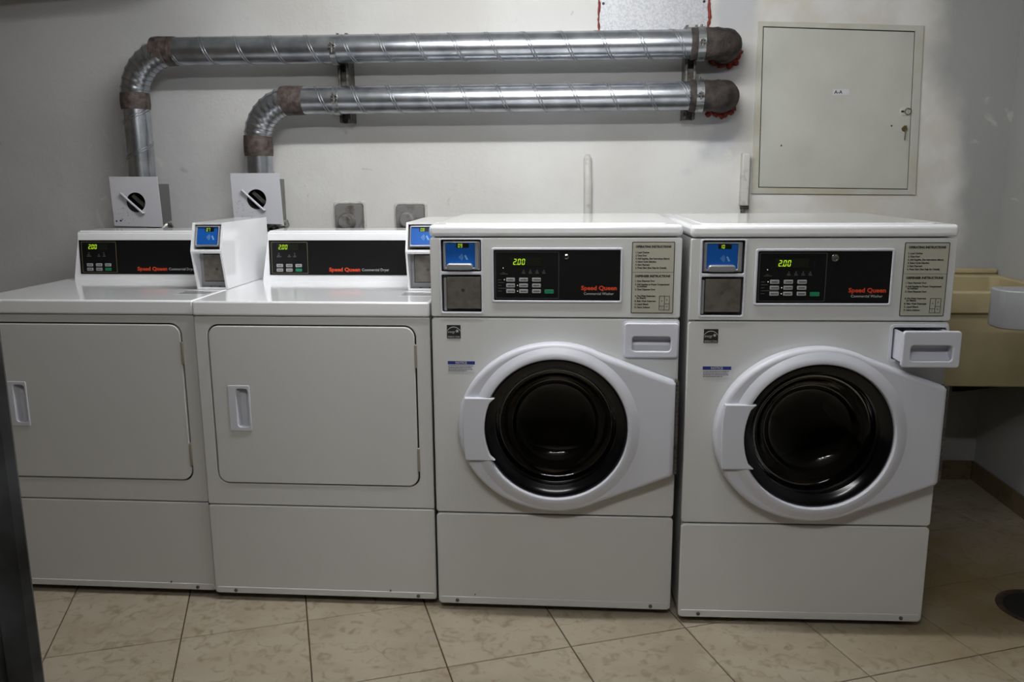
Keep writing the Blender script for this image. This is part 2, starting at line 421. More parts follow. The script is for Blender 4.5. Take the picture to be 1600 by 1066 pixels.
# ------------------------------------------------------------------ washing machines
MW = .683
def screws(parent, pts, y, r=.0055):
    for x, z in pts:
        turned('screw', [(0, y-.0035), (r*.55, y-.0035), (r, y-.002), (r, y)], x, z, GALV_DARK, parent, 12)
def card_reader(t, x0, x1, z0, z1, y, num, slot=True, dx=0):
    """silver framed blue reader in a recess"""
    c = box('card_reader', x0+.004, x1-.004, y+.012, y+.05, z0+.004, z1-.004, SILVER, t, .004)
    w = x1-x0; ml, mr = (.013, .018) if slot else (.0095, .0125)
    plate('screen_frame', [rr(x0+.006, z0+.008, x1-.008, z1-.006, .004), rr(x0+ml, z0+.012, x1-mr, z1-.010, .003)], y+.004, y+.0135, SILVER, c, .002)
    s = plate('screen', [rr(x0+ml+.0005, z0+.0125, x1-mr-.0005, z1-.0105, .002)], y+.0085, y+.013, BLUE, c)
    sx0, sx1, sz0, sz1 = x0+ml+.0005, x1-mr-.0005, z0+.0125, z1-.0105; sw = sx1-sx0; yy = y+.0085
    plate('number_window', [rr(sx0+sw*.36, sz1-.0135, sx0+sw*.80, sz1-.0015, .0015)], yy-.0003, yy, LEDOFF, c)
    digits('number', num, sx0+sw*.42, sz1-.0122, .0098, yy-.0004, c, slant=.05, pitch=.70)
    bm = bmesh.new(); cx, cz = sx0+sw*.42, sz0+(sz1-sz0)*.42                # contactless waves and a hand
    for k in range(4):
        r = .004+.0032*k; pts = [(cx+r*math.cos(a), cz+r*math.sin(a)) for a in [R(-42+84*i/6) for i in range(7)]]
        pts += [(cx+(r-.0011)*math.cos(a), cz+(r-.0011)*math.sin(a)) for a in [R(42-84*i/6) for i in range(7)]]
        add_prism(bm, pts, yy-.0003, yy, 'y')
    add_prism(bm, [(cx+.017, cz+.004), (cx+.021, cz+.006), (cx+.028, cz-.007), (cx+.023, cz-.008)], yy-.0003, yy, 'y')
    build('contactless_symbol', bm, mat_symbol, c)
    if slot:
        plate('card_slot', [rr(x0+.016, z0+.006, x1-.024, z0+.024, .008)], y-.006, y+.012, SILVER, c, .004)
    return c
mat_symbol = mat('pale_blue_print', (120, 165, 205), .5)
def estar(t, x0, x1, z0, z1, y):
    e = plate('energy_label', [rr(x0, z0, x1, z1, .0005)], y-.0006, y, BLACKPRINT, t)
    cx = (x0+x1)/2; w = x1-x0; yy = y-.0007; bm = bmesh.new()
    a0 = [R(28+124*i/14) for i in range(15)]; cz = z0+w*.28
    add_prism(bm, [(cx+w*.56*math.cos(a), cz+w*.60*math.sin(a)) for a in a0] + [(cx+w*.54*math.cos(a), cz+w*.55*math.sin(a)) for a in a0[::-1]], yy-.0003, yy, 'y')
    st = []
    for k in range(10):
        r = w*(.15 if k % 2 == 0 else .06); a = R(90+36*k+12); st.append((cx+w*.25+r*math.cos(a), z0+w*.56+r*math.sin(a)))
    add_prism(bm, st, yy-.0003, yy, 'y')
    add_prism(bm, [(x0+w*.04, z0+w*.04), (x1-w*.04, z0+w*.04), (x1-w*.04, z0+w*.05), (x0+w*.04, z0+w*.05)], yy-.0003, yy, 'y')
    build('star_emblem', bm, WHITEPRINT, e)
    text('lettering', 'energy', x0+w*.06, z0+w*.42, w*.26, yy, WHITEPRINT, e, shear=.4, width=w*.55)
    text('lettering', 'ENERGY STAR', cx, z0+w*.09, w*.15, yy, WHITEPRINT, e, 'CENTER', width=w*.86)
def washer(name, label, loc, rz, num, drawer_out, keyring):
    t = root(name, label, 'washing machine', loc, rz, None)
    ZB, ZS, ZM, ZL, ZT, D = .0184, .3065, .8836, 1.1045, 1.1377, .70
    bm = bmesh.new()                                                        # open fronted shell
    add_box(bm, .003, .012, .0135, D, ZB+.004, ZL-.002); add_box(bm, MW-.012, MW-.003, .0135, D, ZB+.004, ZL-.002)
    add_box(bm, .0125, MW-.0125, D-.01, D, ZB+.004, ZL-.002)
    add_box(bm, .0125, MW-.0125, .02, D-.0105, ZB+.004, ZB+.014)
    build('cabinet', bm, ENAMEL, t)
    for fx in (.05, MW-.05):
        for fy in (.06, D-.06):
            bm = bmesh.new(); sweep(bm, [(fx, fy, 0), (fx, fy, .008), (fx, fy, .0085), (fx, fy, ZB+.004)], [.02, .02, .008, .008], 14); build('foot', bm, BLACK, t, 40)
    k = plate('kick_panel', [rr(0, ZB, MW, ZS-.0025, .012)], 0, .013, ENAMEL, t, .004)
    plate('bottom_lip', [rr(.006, ZB+.002, MW-.006, ZB+.0235, .006)], -.0022, .004, ENAMEL, k, .0015)
    screws(k, [(.057, ZB+.0125), (.625, ZB+.0125)], -.002)
    screws(t, [(.11, .05)], .0, .002) if keyring == 0 else None
    cx, cz, hr = .346, .577, .199
    f = plate('front_panel', [rr(0, ZS+.0015, MW, ZM-.002, .010), circ(cx, cz, .19), rr(.537, .780, .676, .868, .006)], 0, .013, ENAMEL, t, .004)
    box('seam_backing', .02, MW-.02, .0132, .0142, ZS-.006, ZS+.006, DARKGAP, t); box('seam_backing', .02, MW-.02, .0132, .0142, ZM-.006, ZM+.003, DARKGAP, t)
    # control panel with its two pockets
    cp = plate('control_panel', [rr(0, ZM+.001, MW, ZL-.002, .006), rr(.030, 1.009, .142, 1.0985, .004), rr(.030, .897, .142, 1.003, .005)], -.001, .013, ENAMEL, t, .003)
    plate('pocket_rim', [rr(.0255, .8925, .1465, 1.1005, .006), rr(.031, 1.010, .141, 1.0975, .004), rr(.031, .898, .141, 1.002, .004)], -.003, .002, PLASTIC, cp, .0012)
    bm = bmesh.new(); add_box(bm, .022, .15, .055, .06, .89, 1.102); add_box(bm, .022, .0285, .0135, .055, .89, 1.102); add_box(bm, .1445, .15, .0135, .055, .89, 1.102); add_box(bm, .0285, .1445, .0135, .055, .8895, .8955)
    build('pocket', bm, GREYPLASTIC, cp)
    card_reader(t, .030, .142, 1.009, 1.0985, -.004, num)
    c = plate('coin_plate', [rr(.0435, .906, .1375, .9945, .002)], .010, .018, STEEL, t, .001)
    plate('plate_flange', [rr(.0345, .900, .0415, .992, .001)], .014, .018, GREYPLASTIC, c)
    turned('coin_slot', [(0, .009), (.004, .009), (.0048, .0102)], .088, .957, GALV_DARK, c, 12)
    # black display panel
    plate('display_bezel', [rr(.1695, .9255, .5255, 1.0755, .006), rr(.1755, .9315, .5195, 1.0695, .003)], -.0045, .0, PLASTIC, cp, .0018)
    d = plate('display_panel', [rr(.1752, .9312, .5198, 1.0698, .002)], -.0022, -.0008, BLACKPANEL, t)
    y = -.0024
    plate('outline', [rr(.180, .937, .3535, 1.0645, .003), rr(.1808, .9378, .3527, 1.0637, .003)], y-.0002, y, DIMPRINT, d)
    plate('display_window', [rr(.222, 1.026, .307, 1.049, .001)], y-.0003, y, LEDOFF, d)
    digits('price', '2.00', .2285, 1.0292, .0165, y-.0004, d, pitch=.68)
    bt = None
    for r_ in range(3):
        for c_ in range(3):
            bx, bz = .2215+.0355*c_, .9885-.0157*r_
            b = plate('button', [rr(bx-.012, bz-.0053, bx+.012, bz+.0053, .002)], y-.0018, y, BUTTON, d, .0006)
    s_ = [['Normal', 'Normal', 'Perm'], ['Perm', 'Delic', 'Delic'], ['Hot', 'Warm', 'Cold']]
    bm = bmesh.new(); rnd = random.Random(3)
    for r_ in range(3):
        for c_ in range(3):
            bx, bz = .2215+.0355*c_, .9885-.0157*r_
            a = bx-.008
            while a < bx+.007:
                l = rnd.uniform(.0012, .003); add_box(bm, a, a+l, y-.0021, y-.00185, bz-.0013, bz+.0013); a += l+.0008
    build('button_print', bm, BLACKPRINT, d)['kind'] = 'stuff'
    plate('start_button', [rr(.3145, .9505, .3395, .9615, .002)], y-.0018, y, GREEN, d, .0006)
    for lx, lz in ((.2015, 1.0205), (.2045, .9885), (.2405, .9728), (.2405, .957)):
        plate('indicator_light', [circ(lx, lz, .0013, 8)], y-.0005, y, LEDDOT, d)
    bm = bmesh.new()
    for k2 in range(4):
        a = .253+.0185*k2; add_box(bm, a, a+.0075, y-.0003, y, 1.009, 1.0105); add_box(bm, a, a+.009, y-.0003, y, 1.0055, 1.007); add_box(bm, a+.003, a+.0055, y-.0003, y, 1.0125, 1.0155)
    for a, b, z in ((.193, .214, 1.004), (.198, .206, 1.0075), (.187, .196, .988), (.187, .204, .9805), (.187, .196, .9725), (.187, .232, .9648), (.187, .196, .957)):
        add_box(bm, a, b, y-.0003, y, z-.0006, z+.0006)
    build('panel_print', bm, DIMPRINT, d)['kind'] = 'stuff'
    text('lettering', 'Speed Queen', .414, .9608, .0165, y, ORANGE, d, bold=.0005, width=.0965)
    text('lettering', 'Commercial Washer', .4215, .9475, .0098, y, WHITEPRINT, d, width=.081)
    if keyring: plate('lock_ring', [circ(.3735, 1.0515, .0095, 24), circ(.3735, 1.0515, .0058, 24)], y-.003, y, CHROME, d, .0008)
    turned('lock', [(0, y-.002), (.004, y-.002), (.0068, y-.001), (.0068, y)], .3735, 1.0515, GALV_DARK if keyring else CHROME, d, 20)
    # instruction label
    il = plate('instruction_label', [rr(.5495, .8975, .6635, 1.0915, .003)], -.0022, -.001, BLACKPRINT, t)
    plate('label_face', [rr(.5515, .8995, .6615, 1.0895, .002)], -.0026, -.0021, LABEL, il)
    yy = -.0028; lx = .5595; T = lambda s, z, sz, w, b=0, dx=0: text('lettering', s, lx+dx, z, sz, yy, BLACKPRINT, il, width=w, bold=b)
    T('OPERATING INSTRUCTIONS', 1.0760, .0082, .094, .0004)
    for i, (s, w) in enumerate((('1. Load Clothes', .036), ('2. Close Door', .030), ('3. Add Supplies, (See Instructions Below)', .090), ('4. Select Cycle Selection', .055), ('5. Start Payment', .038), ('6. Press Start (See Help for Details)', .083))):
        T(s, 1.0610-.0083*i, .0064, w, .00025)
    box('rule', .5515, .6615, yy-.0002, yy, 1.0095, 1.0102, BLACKPRINT, il)
    T('DISPENSER INSTRUCTIONS', .9965, .0082, .094, .0004)
    for s, z, w, dx in (('1. Open Dispenser Door', .9840, .053, 0), ('2. Add Supplies to Proper Compartment', .9745, .092, 0), ('As Indicated', .9690, .027, .005), ('3. Close Dispenser Door', .9610, .055, 0),
                        ('A. Pre-Wash Detergent', .9430, .055, 0), ('(or Bleach)', .9375, .025, .005), ('B. Main Wash Detergent', .9290, .057, 0), ('C. Liquid Bleach', .9205, .037, 0), ('D. Fabric Softener', .9120, .042, 0)):
        T(s, z, .0064, w, .00025, dx)
    plate('compartment_diagram', [rr(.625, .9065, .6535, .9455, .0015), [(.6262, .9185), (.6262, .9443), (.6387, .9443), (.6387, .9185)], [(.640, .9245), (.640, .9443), (.6523, .9443), (.6523, .9245)], [(.6262, .9077), (.6262, .9173), (.6387, .9173), (.6387, .9077)], [(.640, .9077), (.640, .9233), (.6523, .9233), (.6523, .9077)]], yy-.0002, yy, BLACKPRINT, il)
    for s, a, b in (('A', .6325, .930), ('B', .6462, .933), ('C', .6325, .9105), ('D', .6462, .9145)): text('lettering', s, a, b, .006, yy, BLACKPRINT, il, 'CENTER')
    # labels on the front
    estar(t, .0425, .081, .8225, .861, -.0002)
    n = plate('notice_label', [rr(.0430, .7275, .1195, .7585, .0005)], -.0008, -.0002, WHITELABEL, t)
    box('blue_band', .0430, .1195, -.0011, -.0008, .749, .7585, BLUEBAR, n)
    text('lettering', 'NOTICE', .0812, .7508, .0088, -.0012, WHITEPRINT, n, 'CENTER', bold=.0003)
    dashes('small_print', [.072, .068, .070, .052], .0445, .7440, .0047, .0017, -.0009, n, seed=7)
    # lid
    lid = box('lid', -.0015, MW+.0015, -.003, D, ZL+.0005, ZT, ENAMEL_LIT, t, .011, 4)
    plate('lid_surface', [rr(.035, .045, MW-.035, D-.05, .02)], ZT-.002, ZT+.0015, ENAMEL_LIT, lid, .0012, plane='xy')
    # drum, gasket
    turned('drum', [(.188, .085), (.235, .095), (.235, .48), (.19, .50), (0, .505)], cx, cz, DRUM, t, 48)
    for a in (90, 210, 330):
        bm = bmesh.new(); a = R(a+15); q = [(cx+.232*math.cos(a+s), cz+.232*math.sin(a+s)) for s in (-.22, .22)] + [(cx+.175*math.cos(a+s), cz+.175*math.sin(a+s)) for s in (.06, -.06)]
        add_prism(bm, q, .12, .45, 'y'); build('drum_paddle', bm, DRUM, t)
    turned('gasket', [(.1895, .0135), (.20, .03), (.178, .06), (.186, .084), (.198, .09)], cx, cz, GASKET, t, 48)
    # door
    a_, b_ = .273, .243; pts = []
    import math as mm
    for i in range(0, 49):                                                 # left half and shoulders, from lower right to upper right
        th = R(-62 - (236*i/48)); pts.append((cx+a_*mm.cos(th)*(1 if mm.cos(th) < 0 else .93), cz+b_*mm.sin(th)))
    pts += [(.667, .7165), (.6735, .7085), (.6735, .4520), (.667, .4430)]
    dr = plate('door', [pts, circ(cx, cz, hr+.003)], -.047, -.003, PLASTIC, t, .013, 5)
    turned('door_ring', [(hr, -.012), (hr+.0005, -.052), (hr+.003, -.0565), (hr+.008, -.0575), (hr+.018, -.054), (hr+.030, -.0485), (hr+.036, -.0455)], cx, cz, PLASTIC, dr, 96)
    # grip at the left of the window
    g = []
    for i in range(13):
        th = R(153.5+53*i/12); g.append((cx+(hr+.001)*mm.cos(th)+(.004 if 0 < i < 12 else .012), cz+(hr+.001)*mm.sin(th)))
    g = [(g[0][0]-.004, g[0][1]+.001)]+g+[(g[-1][0]-.004, g[-1][1]-.001)]
    g += [(.096, .487), (.091, .53), (.090, .577), (.091, .625), (.096, .667)]
    plate('door_grip', [g], -.0590, -.03, PLASTIC, dr, .003)
    turned('window_rim', [(hr-.0005, -.010), (hr-.001, -.044), (hr-.005, -.047), (hr-.010, -.046), (hr-.022, -.036), (hr-.030, -.030), (hr-.031, -.010)], cx, cz, GLOSSBLACK, dr, 96)
    turned('door_glass', [(hr-.029, -.030), (.162, -.022), (.152, -.006), (.144, .016), (.134, .04), (.118, .060), (.092, .074), (.05, .082), (0, .084)], cx, cz, GLASS, dr, 96)
    turned('inner_ring', [(hr-.002, -.008), (.172, .004), (.166, .02), (.164, .05)], cx, cz, BLACK, dr, 72)
    bm = bmesh.new()
    add_box(bm, .675, .6825, -.030, -.0005, .447, .714)
    for i in range(22): add_box(bm, .6747, .683, -.0325, -.0300, .449+i*.0121, .449+i*.0121+.008)
    build('hinge', bm, GALV_DARK, dr)
    # detergent drawer
    yo = -.072 if drawer_out else -.004
    dw = plate('detergent_drawer', [rr(.533, .776, .6795, .872, .009), rr(.555, .794, .6585, .834, .008)], yo-.009, yo+.003, PLASTIC, t, .004)
    bm = bmesh.new()                                                       # scooped pull
    P = [(yo+.002, .836), (yo+.022, .832), (yo+.026, .820), (yo+.020, .806), (yo+.004, .795), (yo-.004, .792)]
    for (p, q) in zip(P, P[1:]):
        vv = [bm.verts.new((xx, p_[0], p_[1])) for xx, p_ in ((.552, p), (.6615, p), (.6615, q), (.552, q))]; bm.faces.new(vv)
    for xx in (.5535, .660):
        bm.faces.new([bm.verts.new((xx, p_[0], p_[1])) for p_ in P])
    build('pull', bm, PLASTIC, dw, False)
    bm = bmesh.new()
    add_box(bm, .543, .547, yo+.004, yo+.26, .785, .862); add_box(bm, .664, .668, yo+.004, yo+.26, .785, .862); add_box(bm, .5475, .6635, yo+.03, yo+.26, .785, .789)
    add_box(bm, .603, .606, yo+.03, yo+.26, .789, .855)
    build('tray', bm, PLASTIC, dw)
    plate('drawer_surround', [rr(.530, .773, .6825-.0005, .875, .009), rr(.5375, .781, .6755, .8675, .006)], -.0016, .001, PLASTIC, t, .0007)
    return t
YW9 = -.004; YW10 = .0155
washer('washing_machine', 'white front-load washer numbered 09 with its detergent drawer closed', (-.3865, 2.2630, 0), YW9, '09', False, 0)
washer('washing_machine', 'white front-load washer numbered 10 with its detergent drawer pulled open, rightmost machine', (.3140, 2.2250, 0), YW10, '10', True, 1)

# ------------------------------------------------------------------ dryers
def dryer(label, loc, rz, num, dx=0):
    t = root('tumble_dryer', label, 'dryer', loc, rz)
    ZB, ZS, ZL, ZT, D = .0216, .3094, .8804, .9230, .70
    bm = bmesh.new()
    add_box(bm, .003, .012, .0135, D, ZB+.004, ZL-.002); add_box(bm, MW-.012, MW-.003, .0135, D, ZB+.004, ZL-.002)
    add_box(bm, .0125, MW-.0125, D-.01, D, ZB+.004, ZL-.002); add_box(bm, .0125, MW-.0125, .02, D-.0105, ZB+.004, ZB+.014)
    build('cabinet', bm, ENAMEL, t)
    for fx in (.05, MW-.05):
        for fy in (.06, D-.06):
            bm = bmesh.new(); sweep(bm, [(fx, fy, 0), (fx, fy, .008), (fx, fy, .0085), (fx, fy, ZB+.004)], [.02, .02, .008, .008], 14); build('foot', bm, BLACK, t, 40)
    k = plate('kick_panel', [rr(0, ZB, MW, ZS-.002, .008)], 0, .013, ENAMEL, t, .0035)
    plate('bottom_lip', [rr(.006, ZB+.002, MW-.006, ZB+.0215, .006)], -.0022, .004, ENAMEL, k, .0015)
    screws(k, [(.066, ZB+.011), (.628, ZB+.011)], -.002); screws(k, [(.544, .047)], 0, .003)
    plate('front_panel', [rr(0, ZS+.001, MW, ZL-.0015, .006), rr(.0365, .3755, .6425, .8555, .034, 8)], 0, .013, ENAMEL, t, .003)
    bm = bmesh.new(); add_box(bm, .02, MW-.02, .0235, .025, ZS-.01, ZL-.004); build('seam_backing', bm, DARKGAP, t)
    dr = plate('door', [rr(.0405, .3795, .6385, .8515, .030, 8), rr(.088, .541, .150, .6755, .003)], -.002, .012, ENAMEL, t, .003)
    h_ = plate('handle', [rr(.0865, .5395, .1515, .677, .004), rr(.110, .552, .1455, .667, .009)], -.0045, .003, PLASTIC, dr, .0015)
    bm = bmesh.new()
    P = [(.110, .0), (.117, .018), (.130, .022), (.145, .020), (.1465, .0)]
    for (p, q) in zip(P, P[1:]):
        vv = [bm.verts.new((p_[0], p_[1]-.002, zz)) for p_, zz in ((p, .550), (q, .550), (q, .669), (p, .669))]; bm.faces.new(vv)
    for zz in (.552, .667): bm.faces.new([bm.verts.new((p_[0], p_[1]-.002, zz)) for p_ in P])
    build('handle_pocket', bm, PLASTIC, dr)
    for z0, z1 in ((.734, .801), (.425, .495)):
        hg = box('hinge', .6375, .6445, -.004, .006, z0, z1, HINGE, dr, .001, 1)
    top = box('top', -.001, MW+.001, -.004, D, ZL+.0005, ZT, ENAMEL_LIT, t, .006, 3)
    MW_T = set(t.children)
    # sloping console
    y0 = .455; bm = bmesh.new()
    prof = [(y0, ZT-.0005), (y0, ZT+.010), (y0+.008, 1.062), (y0+.012, 1.086), (y0+.020, 1.092), (y0+.165, 1.092), (y0+.165, ZT-.0005)]
    add_prism(bm, prof, .038, .575, 'x')
    for vv in bm.verts:
        if vv.co.z > 1.0 and vv.co.x < .1: vv.co.x += .020
    bmesh.ops.bevel(bm, geom=[e for e in bm.edges if e.calc_length() > .1 and all(v_.co.z > 1.08 for v_ in e.verts)], offset=.004, segments=2, affect='EDGES')
    cs = build('console', bm, ENAMEL_LIT, t, 35)
    # black face, slightly tilted, carried on an inclined plane y = y0 + (z-ZT)*k
    kk = .008/.129; tilt = math.atan(kk)
    def lean(o):
        me = o.data
        for v_ in me.vertices:
            zw = v_.co.z + o.location.z; v_.co.y += y0-.0008 + (zw-.933)*kk
        return o
    bf = lean(plate('display_panel', [rr(.0625, .945, .5745, 1.0605, .001)], -.0012, .0006, BLACKPANEL, t))
    y = -.0014
    lean(plate('outline', [rr(.071, .9505, .1945, 1.0545, .002), rr(.0717, .9512, .1938, 1.0538, .002)], y-.0002, y, mat_warm, bf))
    lean(plate('display_window', [rr(.090, 1.0275, .163, 1.0495, .001)], y-.0003, y, LEDOFF, bf))
    lean(digits('price', '2.00', .0955, 1.0305, .0155, y-.0004, bf, pitch=.68))
    for r_ in range(2):
        for c_ in range(3):
            bx, bz = .098+.0325*c_, .9765-.0150*r_
            g_ = r_ == 1 and c_ == 2
            lean(plate('start_button' if g_ else 'button', [rr(bx-.011, bz-.0052, bx+.011, bz+.0052, .002)], y-.0018, y, GREEN if g_ else BUTTON, bf, .0006))
    bm = bmesh.new(); rnd = random.Random(3)
    for r_ in range(2):
        for c_ in range(3):
            if r_ == 1 and c_ == 2: continue
            bx, bz = .098+.0325*c_, .9765-.0150*r_; a = bx-.0075
            while a < bx+.006:
                l = rnd.uniform(.0012, .003); add_box(bm, a, a+l, y-.0021, y-.00185, bz-.0013, bz+.0013); a += l+.0008
    lean(build('button_print', bm, BLACKPRINT, bf))['kind'] = 'stuff'
    bm = bmesh.new()
    for a, b, z in ((.088, .104, 1.006), (.091, .099, 1.011), (.094, .098, 1.017), (.126, .137, 1.006), (.129, .134, 1.011), (.145, .155, 1.006), (.148, .153, 1.011), (.148, .152, 1.017)):
        add_box(bm, a, b, y-.0003, y, z-.0012, z+.0012)
    lean(build('panel_print', bm, DIMPRINT, bf))['kind'] = 'stuff'
    def tx(s, x, z, sz, m_, w, b=0):
        o = text('lettering', s, x, z, sz, 0, m_, bf, width=w, bold=b); o.location.y = y; lean(o)
    tx('Speed Queen', .2665, .9575, .0175, ORANGE, .106, .0006)
    tx('Commercial Dryer', .3785, .9585, .0125, WHITEPRINT, .092)
    # meter case standing at the right of the top
    xl, xr = .5775, .6765
    mc = None; bm = bmesh.new()
    add_prism(bm, [(.235, ZT+.0008), (.207, 1.0445), (.237, 1.131), (.60, 1.131), (.60, ZT+.0008)], xl, xl+.006, 'x')
    add_prism(bm, [(.235, ZT+.0008), (.207, 1.0445), (.237, 1.131), (.60, 1.131), (.60, ZT+.0008)], xr-.006, xr, 'x')
    add_box(bm, xl+.006, xr-.006, .239, .60, 1.125, 1.131); add_box(bm, xl+.006, xr-.006, .594, .60, ZT+.001, 1.125)
    add_prism(bm, [(.209, 1.038), (.207, 1.0445), (.209, 1.050), (.29, 1.050), (.29, 1.038)], xl+.006, xr-.006, 'x')
    add_box(bm, xl+.006, xr-.006, .236, .594, ZT+.001, ZT+.006)
    mc = build('meter_case', bm, ENAMEL_LIT, t)
    for px, pz in ((.612, ZT+.0065), (.642, ZT+.0065)):
        bm = bmesh.new(); add_prism(bm, circ(px, .262, .006, 12), pz-.0002, pz+.0015, 'z'); build('screw', bm, BLACK, mc)
    # tilted reader in the upper half
    cr = card_reader(t, xl+.005, xr-.005, 1.052, 1.127, 0, num, slot=False)
    for o in [cr]+list(cr.children):
        for v_ in o.data.vertices: v_.co.y += .207+(v_.co.z-1.0445)*(.030/.0865)
    cn = plate('coin_plate', [rr(xl+.018, .9475, xr-.008, 1.030, .002)], .255, .262, STEEL, t, .001)
    plate('plate_frame', [rr(xl+.0065, ZT+.0068, xr-.0065, 1.0365, .001), rr(xl+.016, .945, xr-.0066, 1.0345, .001)], .258, .268, GREYPLASTIC, t)
    turned('coin_slot', [(0, .254), (.004, .254), (.0046, .2552)], (xl+xr)/2+.01, .985, GALV_DARK, cn, 12)
    for o in t.children:
        if o not in MW_T: o.location.x += dx
    # printed strip stuck on the top in front of the meter
    st = box('paper_strip', .570, .676, .115, .200, ZT+.0001, ZT+.0005, ENAMEL_LIT, t)
    bm = bmesh.new(); rnd = random.Random(9)
    for i in range(4):
        a = .575+(0 if i % 2 else .004)
        while a < .665-(.03 if i == 3 else 0):
            l = rnd.uniform(.003, .008); add_box(bm, a, a+l, .130+i*.016, .137+i*.016, ZT+.0006, ZT+.0009); a += l+.0016
    build('strip_print', bm, DIMPRINT, st)['kind'] = 'stuff'
    return t
mat_warm = mat('warm_outline', (150, 140, 110), .5)
dryer('white coin-operated tumble dryer with meter numbered 07, leftmost machine', (-1.7652, 2.2970, 0), -.008, '07', .012)
dryer('white coin-operated tumble dryer with meter numbered 08, left of the washers', (-1.0775, 2.2794, 0), -.004, '08')

# ------------------------------------------------------------------ exhaust ducts
PY = 3.32
def arc(c, r, a0, a1, n, plane='xz'):
    out = []
    for i in range(n+1):
        a = R(a0+(a1-a0)*i/n); out.append((c[0]+r*math.cos(a), c[1], c[2]+r*math.sin(a)) if plane == 'xz' else (c[0]+r*math.cos(a), c[1]+r*math.sin(a), c[2]))
    return out
def helix(bm, p, q, r, pitch, phase, hand=1, w=.0022, n=20):
    """two thin beads wound round a straight pipe, the spiral lock seam"""
    p, q = Vector(p), Vector(q); t = (q-p).normalized(); L = (q-p).length; up = Vector((0, -1, 0)); bn = t.cross(up)
    for off in (0, .010):
        pts = []; N_ = int(L/pitch*n)
        for i in range(N_+1):
            s = i*pitch/n; a = hand*2*math.pi*(s/pitch)+phase
            if s+off > L: break
            pts.append(p+t*(s+off)+(up*math.cos(a)+bn*math.sin(a))*r)
        sweep(bm, pts, w, 6)
def tape(name, pts, r, m_, parent, seed=0, k=.0015, n=32):
    """wound tape: a sleeve with uneven ridges"""
    rnd = random.Random(seed); path = [Vector(p) for p in pts]; dense = []
    for a, b in zip(path, path[1:]):
        for i in range(4): dense.append(a.lerp(b, i/4))
    dense.append(path[-1]); rad = [r+rnd.uniform(0, k) for _ in dense]; rad[0] = r-.001; rad[-1] = r-.001
    bm = bmesh.new(); sweep(bm, dense, rad, n); return build(name, bm, m_, parent, 50)
def duct(label, z, xe, xv, zv, zb, er, tape_v, phase, group, lift):
    t = root('exhaust_duct', label, 'duct', (xv, PY, zb), 0, group)
    def L(p): return (p[0]-xv, p[1]-PY, p[2]-zb)
    def LL(ps): return [L(p) for p in ps]
    r = .0527
    a, b = (xe, PY, z+lift), (.448, PY, z)
    p = tube('straight_pipe', LL([a, b]), r, GALV, t, 48, False)
    bm = bmesh.new(); helix(bm, L(a), L(b), r, .140, phase, 1); build('seam', bm, GALV_SEAM, p, True)
    # gored elbow from the run down to the riser
    c = (xv+er, PY, z+lift-er); pts = arc(c, er, 180, 90, 27); rad = []
    for i in range(len(pts)): rad.append(r+.0005 + (.0022 if i % 3 == 0 else 0))
    bm = bmesh.new(); dense = []; rd = []
    for i, q in enumerate(pts):
        dense.append(q); rd.append(rad[i])
    sweep(bm, LL(dense), rd, 40, False); e = build('elbow', bm, GALV, t, 50)
    bm = bmesh.new()
    for i in range(0, len(pts), 3):
        th = R(180-90*i/27); cc = Vector(pts[i]); u = Vector((math.cos(th), 0, math.sin(th))); v_ = Vector((0, -1, 0))
        ring = [L(cc+(u*math.cos(2*math.pi*k/32)+v_*math.sin(2*math.pi*k/32))*(r+.0026)) for k in range(33)]
        sweep(bm, ring, .0009, 5, False)
    build('seam', bm, GALV_DARK, e, True)
    # riser
    p2 = tube('riser', LL([(xv, PY, zb), (xv, PY, z+lift-er+.01)]), r, GALV, t, 48, False)
    bm = bmesh.new(); helix(bm, L((xv, PY, zb)), L((xv, PY, tape_v[0])), r, .140, 1.2, 1); build('seam', bm, GALV_SEAM, p2, True)
    # tape bands
    tape('tape_band', LL([(xv, PY, tape_v[0]), (xv, PY, tape_v[1])]), r+.003, TAPE, t, 1)
    tape('tape_band', LL([(xe-.085+.0, PY, z+lift), (xe+.006, PY, z+lift)]), r+.003, TAPE, t, 2)
    # taped end turning into the wall
    pts = [(.438, PY, z)] + [(.444+.02*i, PY, z) for i in range(5)] + arc((.528, PY+.055, z), .055, -80, 0, 8, 'xy') + [(.583, PY+.09, z), (.583, Y1-.001, z)]
    rnd = random.Random(int(z*100)); rad = [r-.001]+[r+.004+rnd.uniform(-.001, .003) for _ in pts[1:]]
    bm = bmesh.new(); sweep(bm, LL(pts), rad, 32)
    for v_ in bm.verts: v_.co += Vector((rnd.uniform(-1, 1), rnd.uniform(-1, 1), rnd.uniform(-1, 1)))*.0012
    build('wall_elbow', bm, SOOTY, t, 60)
    # red sealant squeezed out round the hole
    bm = bmesh.new(); n = 40; rnd = random.Random(11+int(z*10))
    ring = []
    for k in range(n+1):
        th = R(-150+255*k/n); rr_ = r+.008+rnd.uniform(-.003, .006); ring.append(L((.583+rr_*math.cos(th), Y1-.006, z+rr_*math.sin(th))))
    sweep(bm, ring, [max(.004, .008+rnd.uniform(-.004, .006)) for _ in ring], 8)
    for bx, bz, br in (((.052, -.052, .013), (.030, -.066, .012), (.070, -.012, .010), (.062, -.030, .011)) if z > 1.7 else ((-.045, -.058, .012), (.010, -.066, .012), (.045, -.052, .011), (-.02, -.06, .009))):
        s = bmesh.ops.create_icosphere(bm, subdivisions=2, radius=br)['verts']
        for v_ in s: v_.co = Vector(L((.583+bx, Y1-.008, z+bz)))+Vector((v_.co.x*rnd.uniform(.8, 1.3), v_.co.y*.6, v_.co.z*rnd.uniform(.8, 1.2)))
    build('sealant', bm, REDSEAL, t, True)
    return t
GR = None
